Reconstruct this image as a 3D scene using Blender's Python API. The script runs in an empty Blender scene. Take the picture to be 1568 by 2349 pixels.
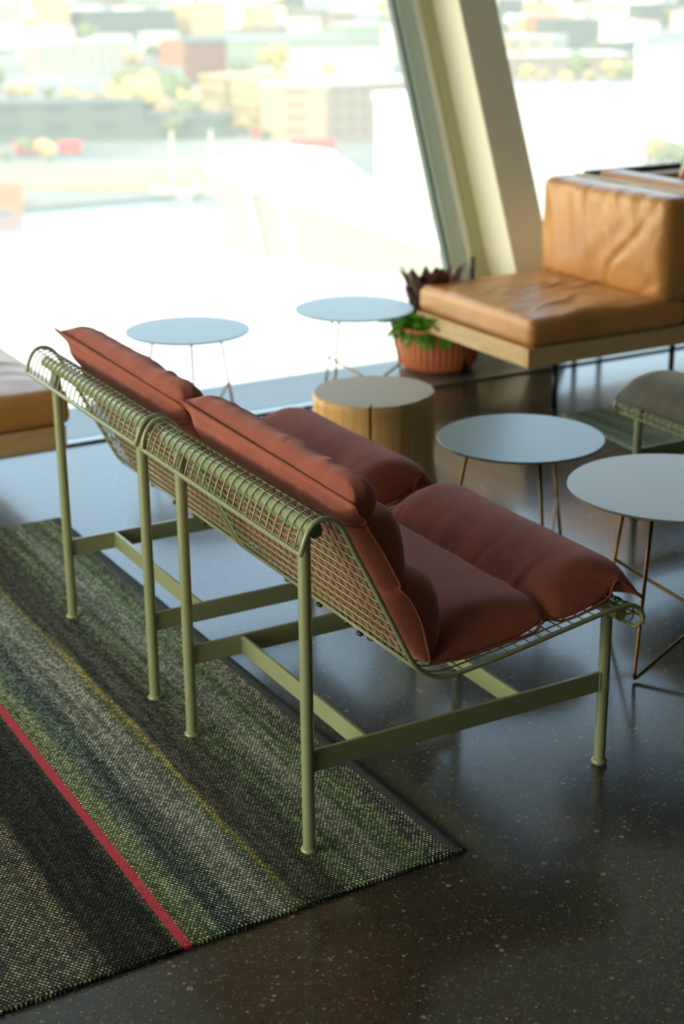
import bpy, bmesh, math, random
from mathutils import Vector, Matrix, noise
from math import sin, cos, pi, sqrt, exp, radians

# ---------------------------------------------------------------- camera, world, sun, exposure
C = bpy.context.scene.collection
scn = bpy.context.scene
PIT, ROLL, YAW = .3438, -.009, .5087
fw = Vector((sin(YAW)*cos(PIT), cos(YAW)*cos(PIT), -sin(PIT)))
r0 = Vector((cos(YAW), -sin(YAW), 0)); u0 = r0.cross(fw)
rr = r0*cos(ROLL)+u0*sin(ROLL); uu = -r0*sin(ROLL)+u0*cos(ROLL)
camd = bpy.data.cameras.new('camera'); cam = bpy.data.objects.new('camera', camd); C.objects.link(cam)
cam.matrix_world = Matrix(((rr.x, uu.x, -fw.x, -1.3732), (rr.y, uu.y, -fw.y, -2.6224), (rr.z, uu.z, -fw.z, 1.8477), (0, 0, 0, 1)))
camd.sensor_fit = 'VERTICAL'; camd.sensor_height = 36; camd.lens = 3585/2349*36
camd.clip_start = .05; camd.clip_end = 6000
camd.dof.use_dof = True; camd.dof.focus_distance = 3.32; camd.dof.aperture_fstop = 2.9; camd.dof.aperture_blades = 0
scn.camera = cam
scn.view_settings.view_transform = 'Standard'; scn.view_settings.look = 'None'
scn.view_settings.gamma = 1; scn.view_settings.use_curve_mapping = False
scn.view_settings.exposure = 0.30

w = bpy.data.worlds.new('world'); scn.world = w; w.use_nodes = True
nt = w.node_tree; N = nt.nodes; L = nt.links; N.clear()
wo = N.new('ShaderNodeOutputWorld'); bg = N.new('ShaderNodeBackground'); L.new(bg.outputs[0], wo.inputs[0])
tc = N.new('ShaderNodeTexCoord'); sp = N.new('ShaderNodeSeparateXYZ'); L.new(tc.outputs['Generated'], sp.inputs[0])
cr = N.new('ShaderNodeValToRGB'); L.new(sp.outputs['Z'], cr.inputs[0])
e = cr.color_ramp.elements
e[0].position = 0.0; e[0].color = (.95, .93, .84, 1)
e[1].position = .9; e[1].color = (.10, .22, .50, 1)
for q, c_ in ((.12, (.80, .92, 1.0, 1)), (.27, (.50, .74, .98, 1)), (.42, (.38, .60, .88, 1)), (.65, (.22, .40, .75, 1))):
    k = e.new(q); k.color = c_
# warm glow added to the sky at -x, lights the room from the left
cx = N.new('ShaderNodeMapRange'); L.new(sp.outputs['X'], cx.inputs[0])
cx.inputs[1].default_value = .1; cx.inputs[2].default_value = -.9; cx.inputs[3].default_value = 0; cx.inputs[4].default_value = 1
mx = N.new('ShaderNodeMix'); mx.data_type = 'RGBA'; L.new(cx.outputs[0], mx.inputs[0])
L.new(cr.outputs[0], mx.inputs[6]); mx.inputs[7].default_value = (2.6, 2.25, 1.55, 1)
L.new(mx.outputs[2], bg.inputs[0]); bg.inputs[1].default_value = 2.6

sd = bpy.data.lights.new('sun', 'SUN'); sun = bpy.data.objects.new('sun', sd); C.objects.link(sun)
sd.energy = 3.2; sd.color = (1, .93, .80); sd.angle = .01
sun.rotation_euler = Vector((-.30, .80, -.46)).to_track_quat('-Z', 'Y').to_euler()

# ---------------------------------------------------------------- helpers
def thing(name, label, cat, loc=(0, 0, 0), rz=0, group=None):
    o = bpy.data.objects.new(name, None); C.objects.link(o); o.empty_display_size = .1
    o.location = loc; o.rotation_euler = (0, 0, rz); o['label'] = label; o['category'] = cat
    if group: o['group'] = group
    return o
def tag(o, label, cat, group=None, kind=None):
    o['label'] = label; o['category'] = cat
    if group: o['group'] = group
    if kind: o['kind'] = kind
    return o
def obj(name, bm, mat, parent=None, smooth=False, sub=0, bevel=0, recalc=True):
    if recalc: bmesh.ops.recalc_face_normals(bm, faces=bm.faces)
    me = bpy.data.meshes.new(name); bm.to_mesh(me); bm.free()
    o = bpy.data.objects.new(name, me); C.objects.link(o)
    for m in (mat if isinstance(mat, (list, tuple)) else [mat]): me.materials.append(m)
    if smooth:
        for p in me.polygons: p.use_smooth = True
    if bevel:
        b = o.modifiers.new('bevel', 'BEVEL'); b.width = bevel; b.segments = 2; b.limit_method = 'ANGLE'
    if sub:
        s = o.modifiers.new('subd', 'SUBSURF'); s.levels = sub; s.render_levels = sub
    if parent: o.parent = parent
    return o
def struct(name, bm, mat, parent=None, **k):
    o = obj(name, bm, mat, parent, **k)
    if not parent: o['kind'] = 'structure'
    return o
def box(bm, x0, x1, y0, y1, z0, z1, M=None):
    vs = [bm.verts.new((x, y, z)) for z in (z0, z1) for (x, y) in ((x0, y0), (x1, y0), (x1, y1), (x0, y1))]
    if M:
        for v in vs: v.co = M @ v.co
    for f in ((3, 2, 1, 0), (4, 5, 6, 7), (0, 1, 5, 4), (1, 2, 6, 5), (2, 3, 7, 6), (3, 0, 4, 7)): bm.faces.new([vs[i] for i in f])
    return vs
def hexa(bm, p):   # 8 points: bottom loop 4, top loop 4
    vs = [bm.verts.new(q) for q in p]
    for f in ((3, 2, 1, 0), (4, 5, 6, 7), (0, 1, 5, 4), (1, 2, 6, 5), (2, 3, 7, 6), (3, 0, 4, 7)): bm.faces.new([vs[i] for i in f])
def tube(bm, pts, r, seg=8, closed=False, caps=True):
    P = [Vector(p) for p in pts]; n = len(P)
    rad = r if isinstance(r, (list, tuple)) else [r]*n
    T = []
    for i in range(n):
        a = P[i-1] if (i > 0 or closed) else P[i]; b = P[(i+1) % n] if (i < n-1 or closed) else P[i]
        T.append((b-a).normalized())
    up = Vector((0, 0, 1)) if abs(T[0].z) < .9 else Vector((0, 1, 0))
    nrm = (up - T[0]*up.dot(T[0])).normalized(); rings = []
    for i in range(n):
        nrm = (nrm - T[i]*nrm.dot(T[i])).normalized(); bi = T[i].cross(nrm)
        rings.append([bm.verts.new(P[i]+(nrm*cos(2*pi*k/seg)+bi*sin(2*pi*k/seg))*rad[i]) for k in range(seg)])
    for i in range(n if closed else n-1):
        a, b = rings[i], rings[(i+1) % n]
        for k in range(seg): bm.faces.new((a[k], a[(k+1) % seg], b[(k+1) % seg], b[k]))
    if caps and not closed:
        bm.faces.new(rings[0][::-1]); bm.faces.new(rings[-1])
def lathe(bm, prof, cx=0, cy=0, seg=48, rf=None):
    rings = []
    for (r, z) in prof:
        rings.append([bm.verts.new((cx+(r*(rf(2*pi*k/seg, z) if rf else 1))*cos(2*pi*k/seg), cy+(r*(rf(2*pi*k/seg, z) if rf else 1))*sin(2*pi*k/seg), z)) for k in range(seg)])
    for a, b in zip(rings, rings[1:]):
        for k in range(seg): bm.faces.new((a[k], a[(k+1) % seg], b[(k+1) % seg], b[k]))
    bm.faces.new(rings[0][::-1]); bm.faces.new(rings[-1])
def cat(pts, n):   # catmull-rom resample to n+1 points
    P = [Vector(p) for p in pts]; P = [P[0]*2-P[1]]+P+[P[-1]*2-P[-2]]; m = len(P)-3; out = []
    for i in range(n+1):
        t = i/n*m; k = min(int(t), m-1); f = t-k; a, b, c, d = P[k:k+4]
        out.append(.5*((2*b)+(c-a)*f+(2*a-5*b+4*c-d)*f*f+(3*b-a-3*c+d)*f**3))
    return out
def even(pts, step):   # resample by arc length
    P = [Vector(p) for p in pts]; Ls = [0]
    for a, b in zip(P, P[1:]): Ls.append(Ls[-1]+(b-a).length)
    n = max(1, round(Ls[-1]/step)); out = []; j = 0
    for i in range(n+1):
        s = Ls[-1]*i/n
        while j < len(P)-2 and Ls[j+1] < s: j += 1
        t = (s-Ls[j])/(Ls[j+1]-Ls[j]); out.append(P[j].lerp(P[j+1], min(1, t)))
    return out

# ---------------------------------------------------------------- materials
def mat(name, col, rough=.5, metal=0, **k):
    m = bpy.data.materials.new(name); m.use_nodes = True; b = m.node_tree.nodes['Principled BSDF']
    b.inputs['Base Color'].default_value = (*col, 1); b.inputs['Roughness'].default_value = rough; b.inputs['Metallic'].default_value = metal
    for a, v in k.items():
        b.inputs[a.replace('_', ' ')].default_value = v
    return m
def nodes(m): return m.node_tree.nodes, m.node_tree.links, m.node_tree.nodes['Principled BSDF']
def coords(m, kind='Object', scale=(1, 1, 1)):
    n, l, b = nodes(m); t = n.new('ShaderNodeTexCoord'); mp = n.new('ShaderNodeMapping'); mp.inputs['Scale'].default_value = scale
    l.new(t.outputs[kind], mp.inputs[0]); return mp.outputs[0]
def noise_n(m, vec, scale, detail=4, rough=.5, dist=0):
    n, l, b = nodes(m); t = n.new('ShaderNodeTexNoise'); t.inputs['Scale'].default_value = scale; t.inputs['Detail'].default_value = detail
    t.inputs['Roughness'].default_value = rough; t.inputs['Distortion'].default_value = dist
    l.new(vec, t.inputs['Vector']); return t.outputs[0]
def ramp(m, fac, stops, interp='LINEAR'):
    n, l, b = nodes(m); r = n.new('ShaderNodeValToRGB'); l.new(fac, r.inputs[0]); el = r.color_ramp.elements; r.color_ramp.interpolation = interp
    while len(el) > 1: el.remove(el[-1])
    el[0].position = stops[0][0]; el[0].color = (*stops[0][1], 1)
    for p, c in stops[1:]: k = el.new(p); k.color = (*c, 1)
    return r.outputs[0]
def mixc(m, fac, a, b_, mode='MIX'):
    n, l, b = nodes(m); x = n.new('ShaderNodeMix'); x.data_type = 'RGBA'; x.blend_type = mode
    for i, v in ((0, fac), (6, a), (7, b_)):
        if isinstance(v, (int, float)): x.inputs[i].default_value = v
        elif isinstance(v, tuple): x.inputs[i].default_value = (*v, 1)
        else: l.new(v, x.inputs[i])
    return x.outputs[2]
def mth(m, op, a, b_=0.0, c_=None):
    n, l, b = nodes(m); x = n.new('ShaderNodeMath'); x.operation = op
    for i, v in ((0, a), (1, b_), (2, c_)):
        if v is None: continue
        if isinstance(v, (int, float)): x.inputs[i].default_value = v
        else: l.new(v, x.inputs[i])
    return x.outputs[0]
def bump(m, h, strength=.3, dist=.002):
    n, l, b = nodes(m); x = n.new('ShaderNodeBump'); x.inputs['Strength'].default_value = strength; x.inputs['Distance'].default_value = dist
    l.new(h, x.inputs['Height']); l.new(x.outputs[0], b.inputs['Normal'])
def setc(m, c): n, l, b = nodes(m); l.new(c, b.inputs['Base Color'])

def fabric(name, c1, c2, sheen_c, wscale=520):
    m = mat(name, c1, .95); n, l, b = nodes(m)
    v = coords(m, 'Object')
    big = noise_n(m, v, 9, 3); fine = noise_n(m, v, 300, 4, .75)
    col = ramp(m, big, [(.35, c1), (.65, c2)])
    col = mixc(m, .55, col, ramp(m, fine, [(.3, (.55, .5, .5)), (.7, (1.3, 1.25, 1.2))]), 'MULTIPLY')
    setc(m, col)
    b.inputs['Sheen Weight'].default_value = 1.0; b.inputs['Sheen Roughness'].default_value = .38
    b.inputs['Sheen Tint'].default_value = (*sheen_c, 1); b.inputs['Specular IOR Level'].default_value = .1
    uvv = coords(m, 'UV')
    wv = n.new('ShaderNodeTexChecker'); wv.inputs['Scale'].default_value = wscale; l.new(uvv, wv.inputs['Vector'])
    h = mth(m, 'ADD', mth(m, 'MULTIPLY', wv.outputs['Fac'], .35), fine)
    bump(m, h, .9, .0016)
    return m
M = {}
M['terracotta_fabric'] = fabric('terracotta_wool', (.40, .128, .095), (.50, .158, .112), (1, .60, .62))
M['piping'] = mat('terracotta_piping', (.34, .095, .055), .9)
M['grey_fabric'] = fabric('grey_wool', (.10, .10, .096), (.17, .17, .16), (.6, .62, .6))
M['grey_piping'] = mat('grey_piping', (.09, .09, .08), .9)
M['green_metal'] = mat('sage_powder_coat', (.285, .335, .205), .30, Coat_Weight=.5, Coat_Roughness=.16)
v = coords(M['green_metal']); bump(M['green_metal'], noise_n(M['green_metal'], v, 900, 2), .08, .0005)
M['black_plastic'] = mat('black_plastic', (.01, .01, .01), .4)
M['blue_top'] = mat('blue_grey_lacquer', (.11, .20, .26), .27)
M['white_top'] = mat('pale_grey_lacquer', (.50, .52, .52), .35)
M['brass'] = mat('aged_brass', (.24, .135, .045), .28, 1)
M['dark_steel'] = mat('dark_steel', (.02, .022, .022), .35, .6)
M['rubber'] = mat('black_rubber', (.012, .012, .012), .6)
# leather
m = M['leather'] = mat('tan_leather', (.5, .25, .09), .34, 0); v = coords(m)
n1 = noise_n(m, v, 5, 4); n2 = noise_n(m, v, 260, 3, .6)
setc(m, ramp(m, n1, [(.3, (.44, .20, .062)), (.7, (.56, .29, .105))]))
bump(m, mth(m, 'ADD', n2, mth(m, 'MULTIPLY', noise_n(m, v, 30, 3), 1.5)), .14, .002)
nodes(m)[2].inputs['Specular IOR Level'].default_value = .55
# oak
def wood(name, a, b_, sc=(1, 12, 12), rough=.45):
    m = mat(name, a, rough); v = coords(m, 'Object', sc)
    setc(m, ramp(m, noise_n(m, v, 6, 5, .6, .6), [(.3, a), (.7, b_)])); return m
M['oak'] = wood('oak_veneer', (.50, .34, .17), (.66, .48, .27), (12, 1, 12))
M['oak_x'] = wood('oak_side', (.50, .34, .17), (.66, .48, .27), (1, 12, 12))
m = M['log_side'] = mat('log_side', (.6, .4, .2), .5); v = coords(m, 'Object', (9, 9, .9))
setc(m, ramp(m, noise_n(m, v, 3, 5, .6, .4), [(.28, (.60, .33, .10)), (.5, (.78, .48, .19)), (.72, (.86, .62, .34))]))
m = M['log_top'] = mat('log_top', (.62, .52, .40), .55); v = coords(m, 'Object', (1, 1, 0)); n, l, b = nodes(m)
wv = n.new('ShaderNodeTexWave'); wv.wave_type = 'RINGS'; wv.rings_direction = 'Z'; wv.inputs['Scale'].default_value = 22; wv.inputs['Distortion'].default_value = 2.5
wv.inputs['Detail'].default_value = 3; wv.inputs['Detail Scale'].default_value = 3; l.new(v, wv.inputs[0])
setc(m, ramp(m, wv.outputs[1], [(.1, (.42, .33, .22)), (.9, (.52, .43, .31))]))
# terrazzo floor
m = M['floor'] = mat('dark_terrazzo', (.03, .03, .025), .2); n, l, b = nodes(m); v = coords(m)
base = ramp(m, noise_n(m, v, 2.2, 5, .6), [(.3, (.034, .034, .029)), (.7, (.050, .049, .041))])
base = mixc(m, .7, base, ramp(m, noise_n(m, v, 160, 4, .7), [(.3, (.55, .55, .55)), (.7, (1.4, 1.4, 1.35))]), 'MULTIPLY')
def chips(scale, thr, stops, base):
    vo = n.new('ShaderNodeTexVoronoi'); vo.inputs['Scale'].default_value = scale; l.new(v, vo.inputs['Vector'])
    sep = n.new('ShaderNodeSeparateColor'); l.new(vo.outputs['Color'], sep.inputs[0])
    size = mth(m, 'MULTIPLY', mth(m, 'POWER', sep.outputs[1], 3.0), thr)
    mask = mth(m, 'LESS_THAN', mth(m, 'ADD', vo.outputs['Distance'], mth(m, 'MULTIPLY', noise_n(m, v, scale*2.5, 1), .10)), mth(m, 'ADD', size, .06))
    return mixc(m, mask, base, ramp(m, sep.outputs[0], stops, 'CONSTANT'))
pal = [(0, (.012, .012, .012)), (.42, (.10, .085, .06)), (.6, (.15, .065, .035)), (.72, (.17, .15, .10)), (.88, (.30, .27, .19))]
base = chips(62, .42, pal, base)
base = chips(130, .46, pal, base)
base = chips(280, .5, pal, base)
setc(m, base); nodes(m)[2].inputs['Specular IOR Level'].default_value = .6; nodes(m)[2].inputs['Coat Weight'].default_value = .35; nodes(m)[2].inputs['Coat Roughness'].default_value = .10
rgh = n.new('ShaderNodeMapRange'); l.new(noise_n(m, v, 3, 4), rgh.inputs[0]); rgh.inputs[3].default_value = .17; rgh.inputs[4].default_value = .28
l.new(rgh.outputs[0], b.inputs['Roughness'])
# rugs
def rug_mat(name, stops_base, stops_dot, x0, x1, sx=.0094, sy=.0067):
    m = mat(name, (.1, .1, .1), .95); n, l, b = nodes(m)
    t = n.new('ShaderNodeTexCoord'); s = n.new('ShaderNodeSeparateXYZ'); l.new(t.outputs['Object'], s.inputs[0])
    str_v = n.new('ShaderNodeMapping'); str_v.inputs['Scale'].default_value = (26, .9, 0); l.new(t.outputs['Object'], str_v.inputs[0])
    wob = mth(m, 'MULTIPLY', mth(m, 'SUBTRACT', noise_n(m, str_v.outputs[0], 1, 4, .6), .5), .10)
    x = mth(m, 'ADD', s.outputs[0], 0)
    f0 = mth(m, 'DIVIDE', mth(m, 'SUBTRACT', x, x0), x1-x0)
    # wobble the stripes except near the crisp pink line and border
    f = mth(m, 'ADD', f0, mth(m, 'MULTIPLY', wob, .45))
    cb = ramp(m, f, stops_base); cd = ramp(m, f, stops_dot)
    # woven cells, rows offset
    ry = mth(m, 'DIVIDE', s.outputs[1], sy); row = mth(m, 'FLOOR', ry)
    cxx = mth(m, 'ADD', mth(m, 'DIVIDE', s.outputs[0], sx), mth(m, 'MULTIPLY', row, .5))
    jx = noise_n(m, coords(m, 'Object'), 60, 2)
    ux = mth(m, 'SUBTRACT', mth(m, 'FRACT', mth(m, 'ADD', cxx, mth(m, 'MULTIPLY', jx, .6))), .5)
    uy = mth(m, 'SUBTRACT', mth(m, 'FRACT', ry), .5)
    d = mth(m, 'SQRT', mth(m, 'ADD', mth(m, 'POWER', mth(m, 'MULTIPLY', mth(m, 'ADD', ux, mth(m, 'MULTIPLY', uy, .25)), 1.0), 2), mth(m, 'POWER', mth(m, 'MULTIPLY', uy, .8), 2)))
    fine = noise_n(m, coords(m, 'Object'), 330, 3, .75)
    thr = n.new('ShaderNodeMapRange'); l.new(mth(m, 'ADD', d, mth(m, 'MULTIPLY', mth(m, 'SUBTRACT', fine, .5), .5)), thr.inputs[0])
    thr.inputs[1].default_value = .33; thr.inputs[2].default_value = .24; thr.inputs[3].default_value = 0; thr.inputs[4].default_value = 1
    wn = n.new('ShaderNodeTexWhiteNoise'); wn.noise_dimensions = '2D'; cv = n.new('ShaderNodeCombineXYZ')
    l.new(mth(m, 'FLOOR', mth(m, 'ADD', cxx, mth(m, 'MULTIPLY', jx, .6))), cv.inputs[0]); l.new(row, cv.inputs[1]); l.new(cv.outputs[0], wn.inputs['Vector'])
    cd = mixc(m, 1, cd, ramp(m, wn.outputs['Value'], [(0, (.4, .45, .5)), (.5, (1.5, 1.5, 1.5)), (1, (3.0, 2.9, 2.7))]), 'MULTIPLY')
    cb = mixc(m, 1, cb, (.45, .50, .50), 'MULTIPLY')
    col = mixc(m, 1, mixc(m, thr.outputs[0], cb, cd), (.90, 1.0, 1.08), 'MULTIPLY')
    col = mixc(m, .8, col, ramp(m, fine, [(.3, (.45, .45, .45)), (.7, (1.5, 1.5, 1.5))]), 'MULTIPLY')
    patch = noise_n(m, str_v.outputs[0], 1.7, 3)
    col = mixc(m, .6, col, ramp(m, patch, [(.38, (.38, .46, .48)), (.62, (1.5, 1.55, 1.5))]), 'MULTIPLY')
    hs = n.new('ShaderNodeHueSaturation'); hs.inputs['Saturation'].default_value = .76; l.new(col, hs.inputs['Color']); col = hs.outputs[0]
    setc(m, col); bump(m, mth(m, 'ADD', mth(m, 'MULTIPLY', d, -1.5), fine), .8, .003)
    b.inputs['Specular IOR Level'].default_value = .15
    return m, f0
def st(*a): return [(p, c) for p, c in a]
X0, X1 = -1.30, .299
def fx(x): return (x-X0)/(X1-X0)
K = (.010, .011, .011); CR = (.42, .38, .27); GR = (.09, .12, .035); TE = (.06, .10, .10)
def rz(*a): return [(fx(x), c) for x, c in a]
sb = rz((-1.3, (.05, .05, .04)), (-.95, (.02, .03, .01)), (-.80, (.020, .035, .010)), (-.765, (.03, .03, .026)), (-.57, (.04, .038, .03)), (-.545, (.006, .007, .008)), (-.40, (.005, .006, .007)),
        (-.355, (.13, .16, .045)), (-.315, (.07, .11, .045)), (-.285, (.012, .03, .035)), (-.262, (.005, .010, .013)), (-.235, (.02, .035, .035)), (-.215, (.10, .12, .10)), (-.16, (.17, .18, .14)), (-.132, (.05, .07, .05)), (-.118, (.36, .28, .04)), (-.106, (.05, .05, .04)),
        (-.04, (.045, .045, .035)), (-.005, (.02, .022, .018)), (.03, (.05, .09, .035)), (.065, (.03, .06, .02)), (.09, (.20, .20, .17)), (.125, (.16, .19, .13)), (.145, (.07, .12, .05)), (.19, (.05, .11, .025)), (.218, (.005, .008, .010)), (.258, (.004, .006, .007)), (1.0*.299, (.09, .11, .11)))
sdt = rz((-1.3, CR), (-.82, (.08, .13, .03)), (-.79, (.10, .15, .04)), (-.76, (.30, .27, .20)), (-.57, (.36, .31, .23)), (-.55, (.34, .28, .18)), (-.53, (.06, .06, .05)), (-.40, (.07, .07, .06)),
         (-.355, (.42, .44, .16)), (-.31, (.36, .44, .28)), (-.28, (.20, .28, .26)), (-.255, (.24, .27, .24)), (-.22, (.46, .46, .38)), (-.16, (.55, .54, .44)), (-.132, (.34, .38, .28)), (-.118, (.60, .46, .07)), (-.106, (.14, .13, .10)), (-.02, (.16, .15, .12)),
         (.03, (.30, .36, .20)), (.065, (.28, .32, .20)), (.09, (.48, .47, .40)), (.13, (.42, .44, .34)), (.18, (.34, .44, .18)), (.218, (.42, .40, .30)), (.258, (.50, .47, .36)), (.299, (.12, .14, .14)))
M['rug'], f0 = rug_mat('striped_rug_weave', sb, sdt, X0, X1)
m = M['rug']; n, l, b = nodes(m)   # crisp pink stripe
tcn = n.new('ShaderNodeTexCoord'); sx_ = n.new('ShaderNodeSeparateXYZ'); l.new(tcn.outputs['Object'], sx_.inputs[0])
saw = mth(m, 'MULTIPLY', mth(m, 'PINGPONG', sx_.outputs[1], .012), .25)
dd = mth(m, 'ABSOLUTE', mth(m, 'SUBTRACT', mth(m, 'ADD', sx_.outputs[0], saw), -.373))
msk = mth(m, 'LESS_THAN', dd, .0105)
old = b.inputs['Base Color'].links[0].from_socket
fine = noise_n(m, coords(m, 'Object'), 200, 3, .7)
cx2 = mixc(m, msk, old, ramp(m, fine, [(.3, (.48, .045, .085)), (.7, (.80, .11, .17))]))
bd = mth(m, 'GREATER_THAN', mth(m, 'ADD', sx_.outputs[0], mth(m, 'MULTIPLY', sx_.outputs[1], .0148)), .260)
setc(m, mixc(m, bd, cx2, ramp(m, fine, [(.3, (.055, .07, .075)), (.7, (.13, .16, .165))])))
M['rug_small'], _ = rug_mat('pale_rug_weave', st((0, (.30, .36, .33)), (.06, (.55, .58, .40)), (.14, (.18, .25, .26)), (.24, (.70, .68, .40)), (.4, (.50, .58, .48)), (.6, (.30, .38, .38)), (1, (.5, .55, .4))),
                          st((0, (.2, .22, .2)), (.14, (.14, .18, .18)), (.24, (.45, .43, .25)), (.4, (.35, .38, .3)), (1, (.35, .36, .28))), 2.36, 4.2)
M['binding'] = mat('rug_binding', (.09, .11, .11), .95)
M['wall'] = mat('interior_plaster', (.22, .21, .19), .8)
M['ceiling'] = mat('ceiling_paint', (.20, .20, .18), .8)
M['column'] = mat('cream_painted_steel', (.82, .80, .68), .38)
M['panel'] = mat('olive_cream_panel', (.58, .58, .34), .4)
M['frame'] = mat('blue_grey_aluminium', (.52, .66, .63), .35, .05)
M['gasket'] = mat('dark_gasket', (.05, .08, .08), .5)
M['white_trim'] = mat('white_reveal', (.8, .8, .72), .4)
M['alu'] = mat('brushed_aluminium', (.42, .44, .44), .35, .85)
M['pit'] = mat('dark_grille_pit', (.03, .03, .03), .7)
M['clay'] = mat('terracotta_pot', (.56, .17, .075), .6)
M['soil'] = mat('potting_soil', (.03, .02, .012), .95)
def leafm(name, a, b_):
    m = mat(name, a, .45); setc(m, ramp(m, noise_n(m, coords(m), 25, 3), [(.35, a), (.65, b_)]))
    nodes(m)[2].inputs['Transmission Weight'].default_value = .0
    n, l, b = nodes(m); tr = n.new('ShaderNodeBsdfTranslucent'); tr.inputs[0].default_value = (*b_, 1); ms = n.new('ShaderNodeMixShader'); ms.inputs[0].default_value = .35
    o = n['Material Output']; l.new(b.outputs[0], ms.inputs[1]); l.new(tr.outputs[0], ms.inputs[2]); l.new(ms.outputs[0], o.inputs[0]); return m
M['leaf'] = leafm('green_leaf', (.05, .20, .01), (.15, .42, .03))
M['leaf_dark'] = leafm('burgundy_leaf', (.045, .02, .014), (.09, .035, .022))
M['leaf_deep'] = leafm('deep_green_leaf', (.012, .03, .012), (.03, .06, .02))
M['lavender'] = mat('lavender_grey', (.10, .09, .13), .8)
# glass
g = bpy.data.materials.new('window_glass'); g.use_nodes = True; n = g.node_tree.nodes; l = g.node_tree.links; n.clear()
o_ = n.new('ShaderNodeOutputMaterial'); ms = n.new('ShaderNodeMixShader'); tr = n.new('ShaderNodeBsdfTransparent'); gl = n.new('ShaderNodeBsdfGlossy')
tr.inputs[0].default_value = (.96, .98, .97, 1); gl.inputs['Roughness'].default_value = .02; lw = n.new('ShaderNodeLayerWeight'); lw.inputs[0].default_value = .5
pw = n.new('ShaderNodeMath'); pw.operation = 'POWER'; pw.inputs[1].default_value = 5; l.new(lw.outputs['Facing'], pw.inputs[0])
ad = n.new('ShaderNodeMath'); ad.operation = 'MULTIPLY_ADD'; ad.inputs[1].default_value = .9; ad.inputs[2].default_value = .03; l.new(pw.outputs[0], ad.inputs[0])
l.new(ad.outputs[0], ms.inputs[0]); l.new(tr.outputs[0], ms.inputs[1]); l.new(gl.outputs[0], ms.inputs[2]); tl = n.new('ShaderNodeBsdfTranslucent'); tl.inputs[0].default_value = (.92, 1, .95, 1); m2 = n.new('ShaderNodeMixShader'); m2.inputs[0].default_value = .085
l.new(ms.outputs[0], m2.inputs[1]); l.new(tl.outputs[0], m2.inputs[2]); l.new(m2.outputs[0], o_.inputs[0])   # translucent veil put in the panes to imitate haze over the city
M['glass'] = g

# ---------------------------------------------------------------- room shell
LEAN = .438; HC = 3.3; YW = 3.6; XL, XR, YB = -4.6, 9.0, -6.5
def fy(z, d=0): return YW-d+LEAN*z
bm = bmesh.new(); box(bm, XL, XR, YB, YW+.02, -.30, 0); struct('floor', bm, M['floor'])
bm = bmesh.new(); box(bm, XL, XR, YB, fy(HC)+.1, HC, HC+.3); struct('ceiling', bm, M['ceiling'])
bm = bmesh.new(); box(bm, XL, XR, YB-.2, YB, 0, HC); struct('wall_back', bm, M['wall'])
bm = bmesh.new(); hexa(bm, [(XR, YB, 0), (XR+.2, YB, 0), (XR+.2, fy(0)+.1, 0), (XR, fy(0)+.1, 0), (XR, YB, HC), (XR+.2, YB, HC), (XR+.2, fy(HC)+.1, HC), (XR, fy(HC)+.1, HC)]); struct('wall_right', bm, M['wall'])
# left facade: low sill and header with a big window between
bm = bmesh.new(); box(bm, XL-.2, XL, YB, YW, 0, .25); box(bm, XL-.2, XL, YB, fy(2.9)+.05, 2.9, HC)
box(bm, XL-.2, XL, YB, -2.0, .25, 2.9); struct('wall_left', bm, M['wall'])
wl = bmesh.new(); box(wl, XL-.12, XL-.11, -2.0, fy(.25), .25, 2.9)
for v_ in wl.verts:
    if v_.co.y > 0 and v_.co.z > 1: v_.co.y = fy(2.9)
w3 = struct('window_3', wl, M['glass'])
fb = bmesh.new()
for y in (-2.0, .7, 3.4): box(fb, XL-.16, XL-.04, y, y+.08, .25, 2.9)
struct('window_frame', fb, M['frame'], w3)
def lean_box(bm, x0, x1, d0, d1, z0, z1):   # d = distance into the room from the glass plane
    hexa(bm, [(x0, fy(z0, d1), z0), (x1, fy(z0, d1), z0), (x1, fy(z0, d0), z0), (x0, fy(z0, d0), z0), (x0, fy(z1, d1), z1), (x1, fy(z1, d1), z1), (x1, fy(z1, d0), z1), (x0, fy(z1, d0), z1)])
for i, (a, b_) in enumerate(((-1.02, 2.80), (3.36, 7.2))):
    bm = bmesh.new(); lean_box(bm, a, b_, .0, .012, .0, HC); wn = struct('window_%d' % (i+1), bm, M['glass'])
    f = bmesh.new(); lean_box(f, b_-.008, b_+.085, -.02, .055, 0, HC); lean_box(f, a-.08, a, -.02, .055, 0, HC); lean_box(f, a, b_, -.02, .03, -.02, .012)
    struct('window_frame', f, M['frame'], wn, bevel=.004)
    gk = bmesh.new(); lean_box(gk, b_-.024, b_-.008, -.01, .045, 0, HC); lean_box(gk, a, a+.016, -.01, .045, 0, HC)
    struct('gasket', gk, M['gasket'], wn)
    rv = bmesh.new(); lean_box(rv, b_+.085, b_+.11, -.02, .07, 0, HC); struct('reveal', rv, M['white_trim'], wn)
k = 0
for x in (-1.42, 3.0, 7.42):
    k += 1
    bm = bmesh.new(); lean_box(bm, x, x+.22, 0, .29, 0, HC); o = struct('trim_%d' % k, bm, M['column'], bevel=.006)
    o['label'] = 'leaning cream painted column between the two windows' if x == 3.0 else 'leaning cream painted column outside the picture'
    k += 1
    bm = bmesh.new(); lean_box(bm, x-.09, x, -.02, .05, 0, HC); lean_box(bm, x+.22, x+.29, -.02, .05, 0, HC); struct('trim_%d' % k, bm, M['panel'], bevel=.003)
bm = bmesh.new(); lean_box(bm, XL, -1.5, -.05, .03, 0, HC); struct('wall_front', bm, M['wall'])
bm = bmesh.new(); lean_box(bm, 7.69, XR, -.05, .03, 0, HC); struct('wall_front_right', bm, M['wall'])
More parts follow.
